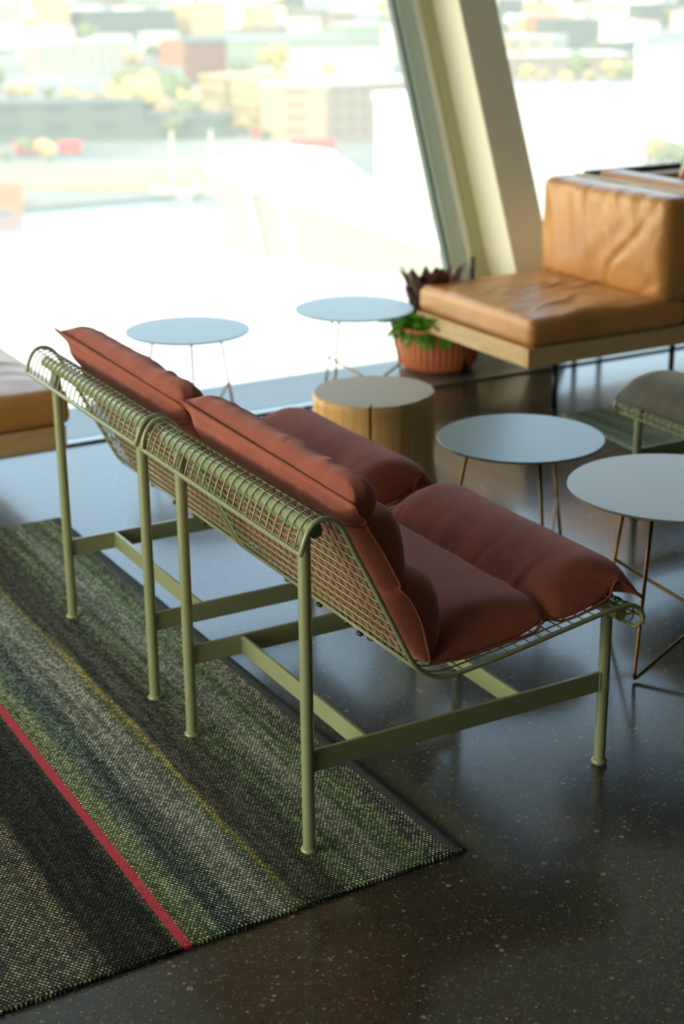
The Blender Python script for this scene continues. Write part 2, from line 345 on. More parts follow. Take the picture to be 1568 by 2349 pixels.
# convector grille in the floor along the window
gr = thing('floor_grille', 'long silver slatted convector grille in the floor along the windows', 'grille', (2.0, 3.38, 0))
bm = bmesh.new(); box(bm, -6.4, 7, -.2, .19, .0005, .0015); obj('grille_bed', bm, M['pit'], gr)
bm = bmesh.new()
for i in range(21): box(bm, -6.4, 7, -.195+i*.0187, -.195+i*.0187+.011, .0016, .011)
obj('slats', bm, M['alu'], gr)
bm = bmesh.new(); box(bm, -6.4, 7, -.262, -.202, .0005, .010); obj('edge_strip', bm, M['alu'], gr, bevel=.003)

# ---------------------------------------------------------------- wire lounge chair
YN, YF = -.057, .766
PROF = [(-.036, .721), (-.029, .748), (-.017, .772), (0, .7865), (.022, .788), (.043, .777), (.060, .756), (.086, .702), (.122, .633), (.158, .560), (.190, .495), (.212, .450), (.234, .414),
        (.262, .389), (.295, .375), (.329, .372), (.374, .376), (.489, .390), (.619, .410), (.729, .4265), (.779, .432), (.81, .431), (.837, .419), (.852, .396), (.850, .380), (.834, .371)]
curve = even([p for p in cat([(x, 0, z) for x, z in PROF], 300)], .010)
def on(y, pts=curve): return [Vector((p.x, y, p.z)) for p in pts]
def copy_tree(o, parent=None):
    c = o.copy(); C.objects.link(c); c.parent = parent
    for ch in o.children: copy_tree(ch, c)
    return c

def pillow_bm():
    segs = [
     dict(S=[(.100, .792), (.118, .768), (.132, .750), (.122, .742)], B=[(.100, .792), (.082, .772), (.095, .738)], T=[(.100, .792), (.128, .826), (.168, .824), (.190, .790), (.176, .752)]),
     dict(S=[(.122, .742), (.145, .722), (.173, .677), (.200, .625), (.216, .590), (.203, .583)], B=[(.095, .738), (.112, .680), (.150, .600), (.168, .583)], T=[(.176, .752), (.214, .752), (.243, .715), (.255, .660), (.250, .605), (.226, .583)]),
     dict(S=[(.203, .583), (.232, .566), (.262, .512), (.281, .449), (.293, .378)], B=[(.168, .583), (.188, .520), (.222, .445), (.268, .396)], T=[(.226, .583), (.270, .604), (.318, .580), (.347, .520), (.350, .450), (.314, .396)]),
     dict(S=[(.293, .378), (.378, .387), (.494, .398), (.565, .406), (.588, .424), (.604, .414)], B=[(.268, .396), (.380, .383), (.494, .397), (.604, .413)], T=[(.314, .396), (.352, .452), (.430, .478), (.520, .480), (.585, .470), (.606, .447)]),
     dict(S=[(.604, .414), (.640, .413), (.711, .424), (.775, .446), (.784, .468), (.800, .486), (.838, .456), (.874, .426)], B=[(.604, .413), (.70, .426), (.79, .440), (.874, .426)], T=[(.606, .447), (.640, .494), (.700, .522), (.765, .528), (.828, .508), (.862, .465), (.874, .426)])]
    NS = 20; S, B, T, W = [], [], [], []
    for i, sg in enumerate(segs):
        a = [cat([(x, 0, z) for x, z in sg[q]], NS) for q in 'SBT']
        for j in range(0 if i == 0 else 1, NS+1):
            S.append(a[0][j]); B.append(a[1][j]); T.append(a[2][j]); W.append((i, j/NS))
    NV = 72; ye0, ye1 = -.024, .728; rows = len(S); notches = [NS*k for k in (1, 2, 3, 4)]
    bm = bmesh.new(); uvl = bm.loops.layers.uv.new('UVMap')
    top, bot = [], []; edges = {0: [], 1: []}
    for r in range(rows):
        i, t = W[r]
        nd = min(abs(r-q) for q in notches)/NS
        pinch = exp(-(nd/.10)**2)
        tr, br = [], []
        for c in range(NV+1):
            v = c/NV
            inset = .016*pinch
            e0 = -.010*exp(-((r)/4)**2)-.006*exp(-((rows-1-r)/4)**2)
            y = (ye0+inset+e0)*(1-v)+(ye1-inset-e0)*v
            dist = min(v, 1-v)*(ye1-ye0)
            q = min(1, dist/.085); ed = sqrt(max(0, 1-(1-q)**2))
            q2 = min(1, dist/.05); ed2 = sqrt(max(0, 1-(1-q2)**2))
            s = S[r].copy(); b_ = B[r].copy(); tt = T[r].copy()
            # end flap stands higher at the far side
            if i == 0:
                k = (v**.8)*(1-t)**.8; sh = Vector((-.052, 0, .052))*k
                s += sh; tt += sh*.9; b_ += sh*(.35 if t > 0 else 1)
                if r == 0: b_ = s.copy(); tt = s.copy()
            near = exp(-(dist/.035)**2)
            # seam curls up at the pinches and at the front corner
            s += (tt-s)*(.30*pinch*near if i > 0 else .1*pinch*near)
            if i == 4 and dist > .06: s.z = min(s.z, .45)
            # cushion sags a little less where full, wrinkles run out from the seams
            nz = noise.noise(Vector((v*9, r*.09, 3.1)))
            wr = noise.noise(Vector((v*26+2*nz, r*.05+7, 1.7)))*exp(-(nd/.25)**2)
            if i == 0: wr = noise.noise(Vector((v*22+2*nz, r*.08+7, 1.7)))*1.1
            side = noise.noise(Vector((r*.38, v*2.0, 9.2)))*exp(-(dist/.08)**2)
            amt = .004*noise.noise(Vector((v*4.5, r*.05, .3)))+.0055*wr+.005*side
            d = (tt-s); ln = d.length; dn = d/ln if ln > 1e-6 else Vector((0, 0, 0))
            pt = s+d*ed+dn*amt*ed
            d2 = (b_-s); ln2 = d2.length; dn2 = d2/ln2 if ln2 > 1e-6 else Vector((0, 0, 0))
            pb = s+d2*ed2+dn2*(.003*wr*ed2 if i < 3 else 0)
            pt.y = y; pb.y = y
            onedge = c in (0, NV) or r in (0, rows-1)
            vt = bm.verts.new(pt); tr.append(vt); br.append(vt if onedge else bm.verts.new(pb))
            if c == 0: edges[0].append(pt.copy())
            if c == NV: edges[1].append(pt.copy())
        top.append(tr); bot.append(br)
    def face(vs, uv):
        f = bm.faces.new(vs)
        for lp, u_ in zip(f.loops, uv): lp[uvl].uv = u_
    for r in range(rows-1):
        for c in range(NV):
            uv = [(c/NV*.75, r/rows*1.0), ((c+1)/NV*.75, r/rows), ((c+1)/NV*.75, (r+1)/rows), (c/NV*.75, (r+1)/rows)]
            face((top[r][c], top[r][c+1], top[r+1][c+1], top[r+1][c]), uv)
            vs = (bot[r+1][c], bot[r+1][c+1], bot[r][c+1], bot[r][c]); face(vs, uv[::-1] if False else [uv[3], uv[2], uv[1], uv[0]])
    loop = edges[0]+[top[-1][c].co.copy() for c in range(1, NV)]+edges[1][::-1]+[top[0][c].co.copy() for c in range(NV-1, 0, -1)]
    creases = [[top[q][c].co.copy() for c in range(NV+1)] for q in notches]
    return bm, loop, creases

def make_chair(name, label, fab, pipe, loc, rz, group):
    t = thing(name, label, 'chair', loc, rz, group)
    # perimeter rod
    A = on(YN); Bk = on(YF); R_ = .018
    def inset(P, y, s): return [p.copy() for p in P]
    path = A[2:-2]+[A[-1]+Vector((0, .003, 0)), A[-1]+Vector((0, .018, 0)), A[-1]+Vector((0, .04, 0))]
    path += [Vector((A[-1].x, y, A[-1].z)) for y in (.2, .5)]+[Bk[-1]-Vector((0, .04, 0)), Bk[-1]-Vector((0, .018, 0)), Bk[-1]-Vector((0, .003, 0))]+Bk[2:-2][::-1]
    path += [Bk[0]-Vector((0, .004, 0)), Bk[0]-Vector((0, .018, 0)), Bk[0]-Vector((0, .04, 0)), Vector((A[0].x, .5, A[0].z)), Vector((A[0].x, .2, A[0].z)), A[0]+Vector((0, .04, 0)), A[0]+Vector((0, .018, 0)), A[0]+Vector((0, .004, 0))]
    bm = bmesh.new(); tube(bm, path, .0058, 12, closed=True); obj('frame_rod', bm, M['green_metal'], t, smooth=True)
    bm = bmesh.new(); n_ = 26
    coarse = even(curve, .017)
    for i in range(1, n_):
        y = YN+(YF-YN)*i/n_; tube(bm, on(y, coarse), .0021, 6)
    fine_c = even(curve, .001); cross = fine_c[46::30]
    for q in range(1, len(cross)-1):
        p = cross[q]; p0, p1 = cross[q-1], cross[q+1]; d = (p1-p0).normalized(); nn = Vector((d.z, 0, -d.x))*(.0036 if True else 0)
        pp = p+nn
        tube(bm, [Vector((pp.x, YN+.004, pp.z)), Vector((pp.x, YF-.004, pp.z))], .0021, 6)
    obj('wire_mesh', bm, M['green_metal'], t, smooth=True)
    for nm, (x, z) in (('back_tube', (.0, .7645)), ('front_tube', (.7925, .4105))):
        bm = bmesh.new(); tube(bm, [(x, -.051, z), (x, .696, z)], .0162, 28); o = obj(nm, bm, M['green_metal'], t, smooth=True)
        o.modifiers.new('e', 'EDGE_SPLIT').split_angle = radians(50)
    for x, y, h in ((0, 0, .752), (0, .62, .752), (.7925, 0, .398), (.7925, .62, .398)):
        bm = bmesh.new(); lathe(bm, [(.0140, .010), (.0140, h)], x, y, 28); lg = obj('leg', bm, M['green_metal'], t, smooth=True); lg.modifiers.new('e', 'EDGE_SPLIT').split_angle = radians(50)
        bm = bmesh.new(); lathe(bm, [(.010, 0.0), (.0165, .0015), (.0192, .005), (.0195, .010), (.0165, .0145), (.0142, .016)], x, y, 28); obj('foot', bm, M['green_metal'], lg, smooth=True)
    for y in (0, .62):
        bm = bmesh.new(); box(bm, .013, .7795, y-.005, y+.005, .197, .2475); sr = obj('side_rail', bm, M['green_metal'], t, bevel=.0015)
        for x, s in ((.0125, 1), (.780, -1)):
            bm = bmesh.new()
            for sy in (-.0052, .0052):
                pts = [(x+s*.0015, y+sy, .198+k*.0035+.0007*sin(k*2.1)) for k in range(15)]; tube(bm, pts, [.0030+.0006*(k % 2) for k in range(15)], 6)
            obj('weld', bm, M['green_metal'], sr, smooth=True)
    for x in (.146, .553):
        bm = bmesh.new(); box(bm, x-.0045, x+.0045, .005, .615, .199, .2465); obj('cross_bar', bm, M['green_metal'], t, bevel=.0012)
    bm, loop, creases = pillow_bm()
    cu = obj('cushion', bm, fab, t, smooth=True, sub=1, recalc=True)
    bm = bmesh.new(); tube(bm, loop, .0034, 6, closed=True); obj('piping', bm, pipe, cu, smooth=True)
    bm = bmesh.new()
    for cz in creases: tube(bm, [p-Vector((0, 0, .002)) for p in cz], .0018, 5)
    obj('seam_line', bm, pipe, cu, smooth=True)
    for y, x in ((.19, .27), (.225, .262), (.30, .268), (.42, .262), (.60, .27)):
        bm = bmesh.new()
        bmesh.ops.create_icosphere(bm, subdivisions=2, radius=.008, matrix=Matrix.Translation((x-.003, y, .377)) @ Matrix.Diagonal((1, 1.5, .8, 1)))
        box(bm, x-.007, x+.003, y-.004, y+.004, .378, .395)
        obj('clip', bm, M['black_plastic'], t, smooth=True)
    return t
ch1 = make_chair('lounge_chair', 'nearest sage green wire lounge chair with terracotta quilted cushion', M['terracotta_fabric'], M['piping'], (0, 0, 0), 0, 'sage green wire lounge chairs')
ch2 = copy_tree(ch1); ch2.location = (0, .857, 0); ch2['label'] = 'second sage green wire chair with terracotta cushion, further from the viewer beside the leather bench'
ch3 = copy_tree(ch1); ch3.location = (2.775, 1.327, .0); ch3.rotation_euler = (0, 0, pi); ch3['label'] = 'sage green wire lounge chair with grey wool cushion cut by the right edge'
for c in ch3.children:
    if c.name.startswith('cushion'):
        for q in [c]+list(c.children):
            q.material_slots[0].link = 'OBJECT'; q.material_slots[0].material = M['grey_fabric'] if q is c else M['grey_piping']

# ---------------------------------------------------------------- rugs
def rug(name, label, corners, mt, th, fringe=True):
    bm = bmesh.new(); P = [Vector((x, y, 0)) for x, y in corners]
    nx, ny = 90, 140; g = []
    for j in range(ny+1):
        row = []
        for i in range(nx+1):
            a = P[0].lerp(P[1], i/nx); b_ = P[3].lerp(P[2], i/nx); p = a.lerp(b_, j/ny)
            edge = min(i, nx-i, j, ny-j)
            z = th*(.55 if edge == 0 else 1)+.0012*noise.noise(p*7)+(.0006*noise.noise(p*60))
            row.append(bm.verts.new((p.x+(.0012*noise.noise(p*80) if edge == 0 else 0), p.y+(.0012*noise.noise(p*70) if edge == 0 else 0), z)))
        g.append(row)
    for j in range(ny):
        for i in range(nx): bm.faces.new((g[j][i], g[j][i+1], g[j+1][i+1], g[j+1][i]))
    rim = [g[0][i] for i in range(nx+1)]+[g[j][nx] for j in range(1, ny+1)]+[g[ny][i] for i in range(nx-1, -1, -1)]+[g[j][0] for j in range(ny-1, 0, -1)]
    low = [bm.verts.new((v.co.x, v.co.y, .0004)) for v in rim]
    for a in range(len(rim)): b_ = (a+1) % len(rim); bm.faces.new((rim[a], low[a], low[b_], rim[b_]))
    return tag(obj(name, bm, mt, smooth=True), label, 'rug')
rug('striped_rug', 'long striped woven rug in green, grey and black with a thin pink line', [(-1.30, -.222), (.299, -.165), (.262, 2.330), (-1.30, 2.330)], M['rug'], .0075)
st_ = bmesh.new(); rnd = random.Random(4)   # whipped edge stitches along the cut end
for i in range(330):
    f_ = i/330; x = -1.28+1.57*f_; y = -.2235+.057*((x+1.30)/1.599)
    tube(st_, [(x, y+.006, .009), (x+.0012, y-.001, .008), (x+.0016, y-.0025, .002)], .0014+.0004*rnd.random(), 5)
stx = obj('edge_stitching', st_, M['rug'], bpy.data.objects['striped_rug'], smooth=True); stx['kind'] = 'stuff'
rug('pale_rug', 'pale grey green rug under the grey cushioned chair at the right', [(2.38, 1.05), (4.4, 1.05), (4.4, 2.36), (2.52, 2.47)], M['rug_small'], .007)

# ---------------------------------------------------------------- tables
def table(label, cx, cy, h, R, top, a0, group):
    t = thing('side_table', label, 'table', (cx, cy, 0), 0, group)
    bm = bmesh.new(); lathe(bm, [(R-.004, h-.008), (R, h-.0055), (R, h-.0015), (R-.0015, h)], 0, 0, 128)
    tp = obj('tabletop', bm, top, t, smooth=True); tp.modifiers.new('e', 'EDGE_SPLIT').split_angle = radians(35)
    feet = []; tops = []
    for k in range(3):
        a = a0+2*pi*k/3; feet.append(Vector((cos(a)*.89*R, sin(a)*.89*R, .0055))); tops.append(Vector((cos(a)*.60*R, sin(a)*.60*R, h-.008)))
    for k in range(3):
        f_, tt = feet[k], tops[k]; nf, nt_ = feet[(k+1) % 3], tops[(k+1) % 3]
        md = nf.lerp(nt_, .40); d = (md-f_).normalized(); up = (tt-f_).normalized()
        bend = [f_+up*.022, f_+up*.010+d*.001, f_+up*.002+d*.004, f_+d*.012+up*.0006, f_+d*.026]
        bm = bmesh.new(); tube(bm, [tt]+bend+[md], .0053, 10); obj('leg', bm, M['brass'], t, smooth=True)
    bm = bmesh.new(); lathe(bm, [(.62*R, h-.012), (.62*R, h-.0075)], 0, 0, 48); obj('mounting_plate', bm, M['dark_steel'], t)
    return t
GT = 'round metal side tables on thin brass wire legs'
table('round pale grey side table at the right edge, nearest of the tables', 1.366, .443, .48, .286, M['white_top'], radians(92), GT)
table('round blue grey side table between the log stool and the pale table', 1.389, 1.183, .42, .261, M['blue_top'], radians(136), GT)
table('round light blue side table at the window, left behind the chair backs', 1.103, 3.082, .42, .252, M['blue_top'], radians(131), GT)
table('round light blue side table in front of the planter', 1.876, 3.082, .42, .253, M['blue_top'], radians(96), GT)

# ---------------------------------------------------------------- log stool
t = thing('log_stool', 'pale debarked log stool with a dark crack in its side', 'stool', (1.308, 1.951, 0))
tcr = math.atan2(1.884-1.951-.07, 1.249-1.308-.03)
def lr(a, z):
    d = (a-tcr+pi) % (2*pi)-pi
    base = 1+.020*sin(2*a+.6)+.014*sin(3*a+2)+.006*sin(7*a)
    if -1.2 < d < 1.2: base -= 0
    base += .07*exp(-((z-.0)/.13)**2)-.030*exp(-((z-.16)/.08)**2)
    return base
NA = 300
angs = [tcr+pi+2*pi*k/200 for k in range(200)]
angs += [tcr+q for q in (-.028, -.02, -.014, -.008, -.004, 0, .004, .008, .014, .02, .028)]
angs = sorted((a-tcr) % (2*pi) for a in angs); angs = [a+tcr for a in angs]
def notch(a):
    d = (a-tcr+pi) % (2*pi)-pi; return .30*max(0, 1-abs(d)/.020)
zs = [0.001, .004, .03, .06, .1, .14, .18, .22, .26, .3, .34, .375, .392, .398, .40]
bm = bmesh.new(); rings = []
for z in zs:
    rb = .217-(.006 if z > .395 else 0)-(.003 if z == .398 else 0)
    rings.append([bm.verts.new((cos(a)*rb*lr(a, z)*(1-notch(a)), sin(a)*rb*lr(a, z)*(1-notch(a)), z)) for a in angs])
for a, b_ in zip(rings, rings[1:]):
    for k in range(len(angs)): bm.faces.new((a[k], a[(k+1) % len(angs)], b_[(k+1) % len(angs)], b_[k]))
obj('log_body', bm, M['log_side'], t, smooth=True)
bm = bmesh.new(); prev = None
for q in (1, .8, .6, .4, .2):
    rg = [bm.verts.new((cos(a)*.211*lr(a, .4)*(1-notch(a))*1 if q == 1 else cos(a)*.211*q*lr(a, .4)*(1-(notch(a) if q > .75 else 0)), sin(a)*.211*lr(a, .4)*(1-notch(a)) if q == 1 else sin(a)*.211*q*lr(a, .4)*(1-(notch(a) if q > .75 else 0)), .4002)) for a in angs]
    if prev:
        for k in range(len(angs)): bm.faces.new((prev[k], prev[(k+1) % len(angs)], rg[(k+1) % len(angs)], rg[k]))
    prev = rg
bm.faces.new(prev)
obj('cut_face', bm, M['log_top'], t)
bm = bmesh.new(); hexa(bm, [tuple(Vector((cos(tcr+s)*r_, sin(tcr+s)*r_, z))) for z in (.002, .3995) for r_, s in ((.150, -.012), (.2075, -.0125), (.2075, .0125), (.150, .012))])
ck = obj('crack', bm, mat('crack_dark', (.03, .015, .006), .9), t); ck['label'] = 'dark drying crack'

# ---------------------------------------------------------------- sofas
def soft_box(sx, sy, sz, r, fn, n=(56, 56, 10)):
    bm = bmesh.new(); vmap = {}
    def key(i, j, k): return (i, j, k)
    nx, ny, nz = n
    def V(i, j, k):
        q = (i, j, k)
        if q not in vmap:
            p = Vector(((i/nx-.5)*sx, (j/ny-.5)*sy, (k/nz)*sz))
            c = Vector((max(-sx/2+r, min(sx/2-r, p.x)), max(-sy/2+r, min(sy/2-r, p.y)), max(r, min(sz-r, p.z))))
            d = p-c
            if d.length > 1e-6: p = c+d.normalized()*r if max(abs(d.x), abs(d.y), abs(d.z)) >= r*.98 or True else p
            vmap[q] = bm.verts.new(fn(p) if fn else p)
        return vmap[q]
    for i in range(nx):
        for j in range(ny):
            bm.faces.new((V(i, j, nz), V(i+1, j, nz), V(i+1, j+1, nz), V(i, j+1, nz))); bm.faces.new((V(i, j+1, 0), V(i+1, j+1, 0), V(i+1, j, 0), V(i, j, 0)))
    for i in range(nx):
        for k in range(nz):
            bm.faces.new((V(i, 0, k), V(i+1, 0, k), V(i+1, 0, k+1), V(i, 0, k+1))); bm.faces.new((V(i, ny, k+1), V(i+1, ny, k+1), V(i+1, ny, k), V(i, ny, k)))
    for j in range(ny):
        for k in range(nz):
            bm.faces.new((V(0, j, k+1), V(0, j+1, k+1), V(0, j+1, k), V(0, j, k))); bm.faces.new((V(nx, j, k), V(nx, j+1, k), V(nx, j+1, k+1), V(nx, j, k+1)))
    return bm
def seat_fn(sx, sy, sz, seed):
    def f(p):
        if p.z > sz*.5:
            u_ = 1-(2*p.x/sx)**2; v_ = 1-(2*p.y/sy)**2
            k = max(0, u_)**.5*max(0, v_)**.5
            a = p.x*.9+p.y*.35; bb = -p.x*.35+p.y*.9
            wr = noise.noise(Vector((a*3.2, bb*15+2*noise.noise(Vector((a*5, bb*4, seed))), seed)))
            wr = wr if wr > -.1 else -.1-(wr+.1)*.3
            p.z += .022*k+.030*wr*k+.006*noise.noise(Vector((p.x*5, p.y*5, seed)))*k
        return p
    return f
def leg(parent, x, y, h):
    bm = bmesh.new(); lathe(bm, [(.0125, .014), (.0125, h)], x, y, 20); lg = obj('leg', bm, M['dark_steel'], parent, smooth=True)
    bm = bmesh.new(); lathe(bm, [(.006, .002), (.015, .002), (.015, .012), (.007, .014), (.007, .02)], x, y, 20); obj('glide', bm, M['rubber'], lg, smooth=True)
SG = 'tan leather sofas on oak frames'
# right sofa, faces -x
s1 = thing('leather_sofa', 'armless tan leather sofa on an oak frame right of the column', 'sofa', (2.37, 2.50, 0), 0, SG)
bm = bmesh.new(); box(bm, 0, .90, 0, .02, .216, .298); box(bm, 0, .90, .85, .87, .216, .298); box(bm, 0, .02, .0205, .8495, .216, .298); box(bm, .02, .88, .02, .85, .28, .297)
obj('seat_frame', bm, M['oak'], s1, bevel=.003)
bm = bmesh.new(); box(bm, .865, .90, 0, .87, .299, .858); obj('back_panel', bm, M['oak_x'], s1, bevel=.003)
for x, y in ((.165, .03), (.165, .72), (.80, .03), (.80, .72)): leg(s1, x, y, .217)
bm = soft_box(.84, .885, .118, .036, seat_fn(.84, .885, .118, 3.3), (70, 70, 10)); o = obj('seat_cushion', bm, M['leather'], s1, smooth=True, sub=1); o.location = (.418, .425, .300)
def nz2(p): return noise.noise(Vector((p.y*6, p.z*5, 1.1)))
def backc(w_, h_, d_, seed):
    def f(p):   # local: x thickness (front at -x), y width, z height
        k = max(0, 1-(2*p.y/w_)**2)**.4*max(0, 1-((p.z-h_/2)/(h_/2))**2)**.4
        if p.x < 0:
            a = p.z*1.0+p.y*.30; bb = p.y-.35*(p.z-h_/2)+.0
            fan = 1 if p.y > -w_*.12 else 0
            top = (p.z/h_)
            wr = noise.noise(Vector((bb*15+1.5*noise.noise(Vector((p.y*3, a*2, 4))), a*3.0, seed)))*top**1.2
            # long drag folds running up towards the near top corner
            e_ = (p.z-h_)*.9+(p.y+w_/2)*1.15; wr2 = noise.noise(Vector((e_*9+1.2*nz2(p), a*1.5, seed+5)))*max(0, min(1, (-p.y/w_+.12)*3))
            p.x -= (.035*k+.022*wr*k**.5+.016*wr2*k**.5)
        p.z += .008*noise.noise(Vector((p.y*8, 0, seed)))*(p.z/h_)
        return p
    return f
bm = soft_box(.17, .89, .45, .045, backc(.89, .45, .17, 2.2), (12, 84, 50)); o = obj('back_cushion', bm, M['leather'], s1, smooth=True, sub=1); o.location = (.772, .425, .408)
# sofa standing back to back with it
s2 = thing('leather_sofa', 'tan leather sofa with a side panel standing back to back with the first', 'sofa', (3.285, 2.50, 0), 0, SG)
bm = bmesh.new(); box(bm, 0, .95, 0, .90, .216, .298); obj('seat_frame', bm, M['oak'], s2, bevel=.003)
bm = bmesh.new(); box(bm, 0, .03, 0, .90, .299, .850); obj('back_panel', bm, M['oak_x'], s2, bevel=.003)
bm = bmesh.new(); box(bm, .031, 1.5, .865, .90, .299, .862); obj('side_panel', bm, mat('dark_stained_edge', (.10, .065, .035), .4), s2, bevel=.003)
bm = soft_box(.85, .80, .118, .028, seat_fn(.85, .80, .118, 8.3), (40, 40, 8)); o = obj('seat_cushion', bm, M['leather'], s2, smooth=True); o.location = (.47, .43, .300)
bm = soft_box(.15, .80, .45, .035, None, (10, 40, 30)); o = obj('back_cushion', bm, M['leather'], s2, smooth=True); o.location = (.125, .43, .42)
bm = soft_box(.9, .12, .42, .04, None, (40, 8, 20)); o = obj('side_cushion', bm, M['leather'], s2, smooth=True); o.location = (.68, .80, .42)
for x, y in ((.1, .05), (.1, .8), (.85, .05), (.85, .8)): leg(s2, x, y, .217)
# throw cushion on it
bm = bmesh.new(); rows = []
for i in range(25):
    row = []
    for j in range(25):
        u_, v_ = i/12-1, j/12-1; th = .06*max(0, (1-u_**4)*(1-v_**4))**.6; row.append((u_, v_, th))
    rows.append(row)
tp = [[bm.verts.new((a*.17*(1-.06*(1-b_*b_)), t_, b_*.17*(1-.06*(1-a*a)))) for a, b_, t_ in r_] for r_ in rows]
bt = [[bm.verts.new((a*.17*(1-.06*(1-b_*b_)), -t_-.0005, b_*.17*(1-.06*(1-a*a)))) for a, b_, t_ in r_] for r_ in rows]
for i in range(24):
    for j in range(24): bm.faces.new((tp[i][j], tp[i+1][j], tp[i+1][j+1], tp[i][j+1])); bm.faces.new((bt[i][j+1], bt[i+1][j+1], bt[i+1][j], bt[i][j]))
mp_ = mat('red_cream_print', (.4, .05, .06), .9); v = coords(mp_, 'Object', (1, 1, 1)); n, l, b = nodes(mp_)
wv = n.new('ShaderNodeTexWave'); wv.bands_direction = 'DIAGONAL'; wv.inputs['Scale'].default_value = 4.5; wv.inputs['Distortion'].default_value = 1; l.new(v, wv.inputs[0])
setc(mp_, ramp(mp_, wv.outputs[1], [(.40, (.33, .02, .04)), (.5, (.6, .55, .42))]))
o = tag(obj('throw_pillow', bm, mp_, smooth=True), 'small crimson and cream throw pillow on the rear sofa', 'pillow'); o.location = (3.66, 2.98, .76); o.rotation_euler = (radians(-18), radians(42), radians(15))
# left bench
s3 = thing('leather_bench', 'backless tan leather bench with oak base at the left edge', 'bench', (-.72, 2.42, 0), 0, SG)
bm = bmesh.new(); box(bm, 0, 1.06, 0, .02, .222, .303); box(bm, 0, 1.06, .85, .87, .222, .303); box(bm, 1.04, 1.06, .0205, .8495, .222, .303); box(bm, 0, .02, .0205, .8495, .222, .303); box(bm, .02, 1.04, .02, .85, .285, .302)
obj('seat_frame', bm, M['oak_x'], s3, bevel=.003)
bm = soft_box(1.07, .885, .125, .03, seat_fn(1.07, .885, .125, 5.1), (70, 60, 10)); o = obj('seat_cushion', bm, M['leather'], s3, smooth=True, sub=1); o.location = (.545, .43, .305)
for x, y in ((.12, .04), (.12, .8), (.5, .04), (.5, .8)): leg(s3, x, y, .223)

# ---------------------------------------------------------------- planter
pt = thing('planter', 'ribbed terracotta planter with green and burgundy leaves at the window', 'planter', (2.50, 3.392, .010))
def rib(a, z): return 1+(.040*(abs(sin(a*20)))-.022)*(1 if .03 < z < .2 else 0)
bm = bmesh.new()
lathe(bm, [(.10, 0), (.145, .004), (.168, .018), (.182, .045), (.188, .08), (.190, .13), (.190, .18), (.190, .205), (.186, .212), (.178, .212), (.174, .2), (.172, .17), (.0001, .17)], 0, 0, 192, rib)
obj('pot', bm, M['clay'], pt, smooth=True)
bm = bmesh.new(); lathe(bm, [(.05, .172), (.171, .176), (.10, .190), (.001, .195)], 0, 0, 40); obj('soil', bm, M['soil'], pt, smooth=True)
rnd = random.Random(11)
def leaf(bm, base, d, L_, w_, droop, curl, segs=7, lobes=False):
    d = d.normalized(); side = d.cross(Vector((0, 0, 1))).normalized() if abs(d.z) < .98 else Vector((1, 0, 0))
    p = base.copy(); pr = None
    for i in range(segs+1):
        f_ = i/segs; ww = w_*sin(pi*min(1, f_**.75*.96+.02))*(1+(.35*sin(f_*19+w_*900) if lobes else .08*sin(f_*23)))
        nrm = side.cross(d)
        row = [bm.verts.new(p+side*ww*s_+nrm*(curl*abs(s_)*ww+.15*ww*sin(f_*11+s_*3))) for s_ in (-1, -.5, 0, .5, 1)]
        if pr:
            for k in range(4): bm.faces.new((pr[k], pr[k+1], row[k+1], row[k]))
        pr = row; p += d*(L_/segs); d = (d-Vector((0, 0, droop/segs))).normalized()
    return bm
bm = bmesh.new()
for i in range(95):
    a = rnd.uniform(0, 2*pi); r_ = rnd.uniform(.02, .14)
    base = Vector((cos(a)*r_, sin(a)*r_, .18)); d = Vector((cos(a)*rnd.uniform(.3, .9)-.35, sin(a)*rnd.uniform(.3, .9), rnd.uniform(.5, 1.5)))
    leaf(bm, base, d, rnd.uniform(.12, .23), rnd.uniform(.028, .055), rnd.uniform(.8, 2.0), .3, lobes=True)
obj('green_foliage', bm, M['leaf'], pt, smooth=True, recalc=False)
bm = bmesh.new()
for i in range(60):   # trailing sprigs over the rim
    a = rnd.uniform(pi*.95, 2*pi*1.02); base = Vector((cos(a)*.165, sin(a)*.165, .19))
    leaf(bm, base, Vector((cos(a), sin(a), .5)), rnd.uniform(.05, .13), rnd.uniform(.006, .012), rnd.uniform(3.2, 5), .2, 8, True)
obj('trailing_sprigs', bm, M['leaf'], pt, smooth=True, recalc=False)
bm = bmesh.new()
for i in range(28):
    a = rnd.uniform(0, 2*pi); base = Vector((-.03+.06*cos(a), .02+.05*sin(a), .18))
    d = Vector((cos(a)*.35+.02, sin(a)*.3, 1.3)); leaf(bm, base, d, rnd.uniform(.20, .335), rnd.uniform(.055, .085), rnd.uniform(.05, .5), .30, 9, False)
obj('burgundy_foliage', bm, M['leaf_dark'], pt, smooth=True, recalc=False)
bm = bmesh.new()
for i in range(40):
    a = rnd.uniform(-.6, 1.4); base = Vector((.10+.04*cos(a), .02+.06*sin(a), .18))
    leaf(bm, base, Vector((.5+.3*cos(a), .5*sin(a), 1.1)), rnd.uniform(.12, .25), rnd.uniform(.02, .035), rnd.uniform(.5, 1.5), .3, 8, True)
obj('deep_green_foliage', bm, M['leaf_deep'], pt, smooth=True, recalc=False)
lx, ly = .13, -.085
bm = bmesh.new(); tube(bm, [(lx, ly, .17), (lx+.002, ly, .30), (lx, ly, .52)], .003, 6); st2 = obj('flower_stem', bm, M['leaf_deep'], pt, smooth=True)
bm = bmesh.new()
for i in range(70):
    z = .36+.16*i/70; a = i*2.4; rr_ = .012*(1-.45*i/70)
    bmesh.ops.create_icosphere(bm, subdivisions=1, radius=.0055, matrix=Matrix.Translation((lx+cos(a)*rr_, ly+sin(a)*rr_, z)))
obj('flower_spike', bm, M['lavender'], st2, smooth=True)['label'] = 'grey violet flower spike'

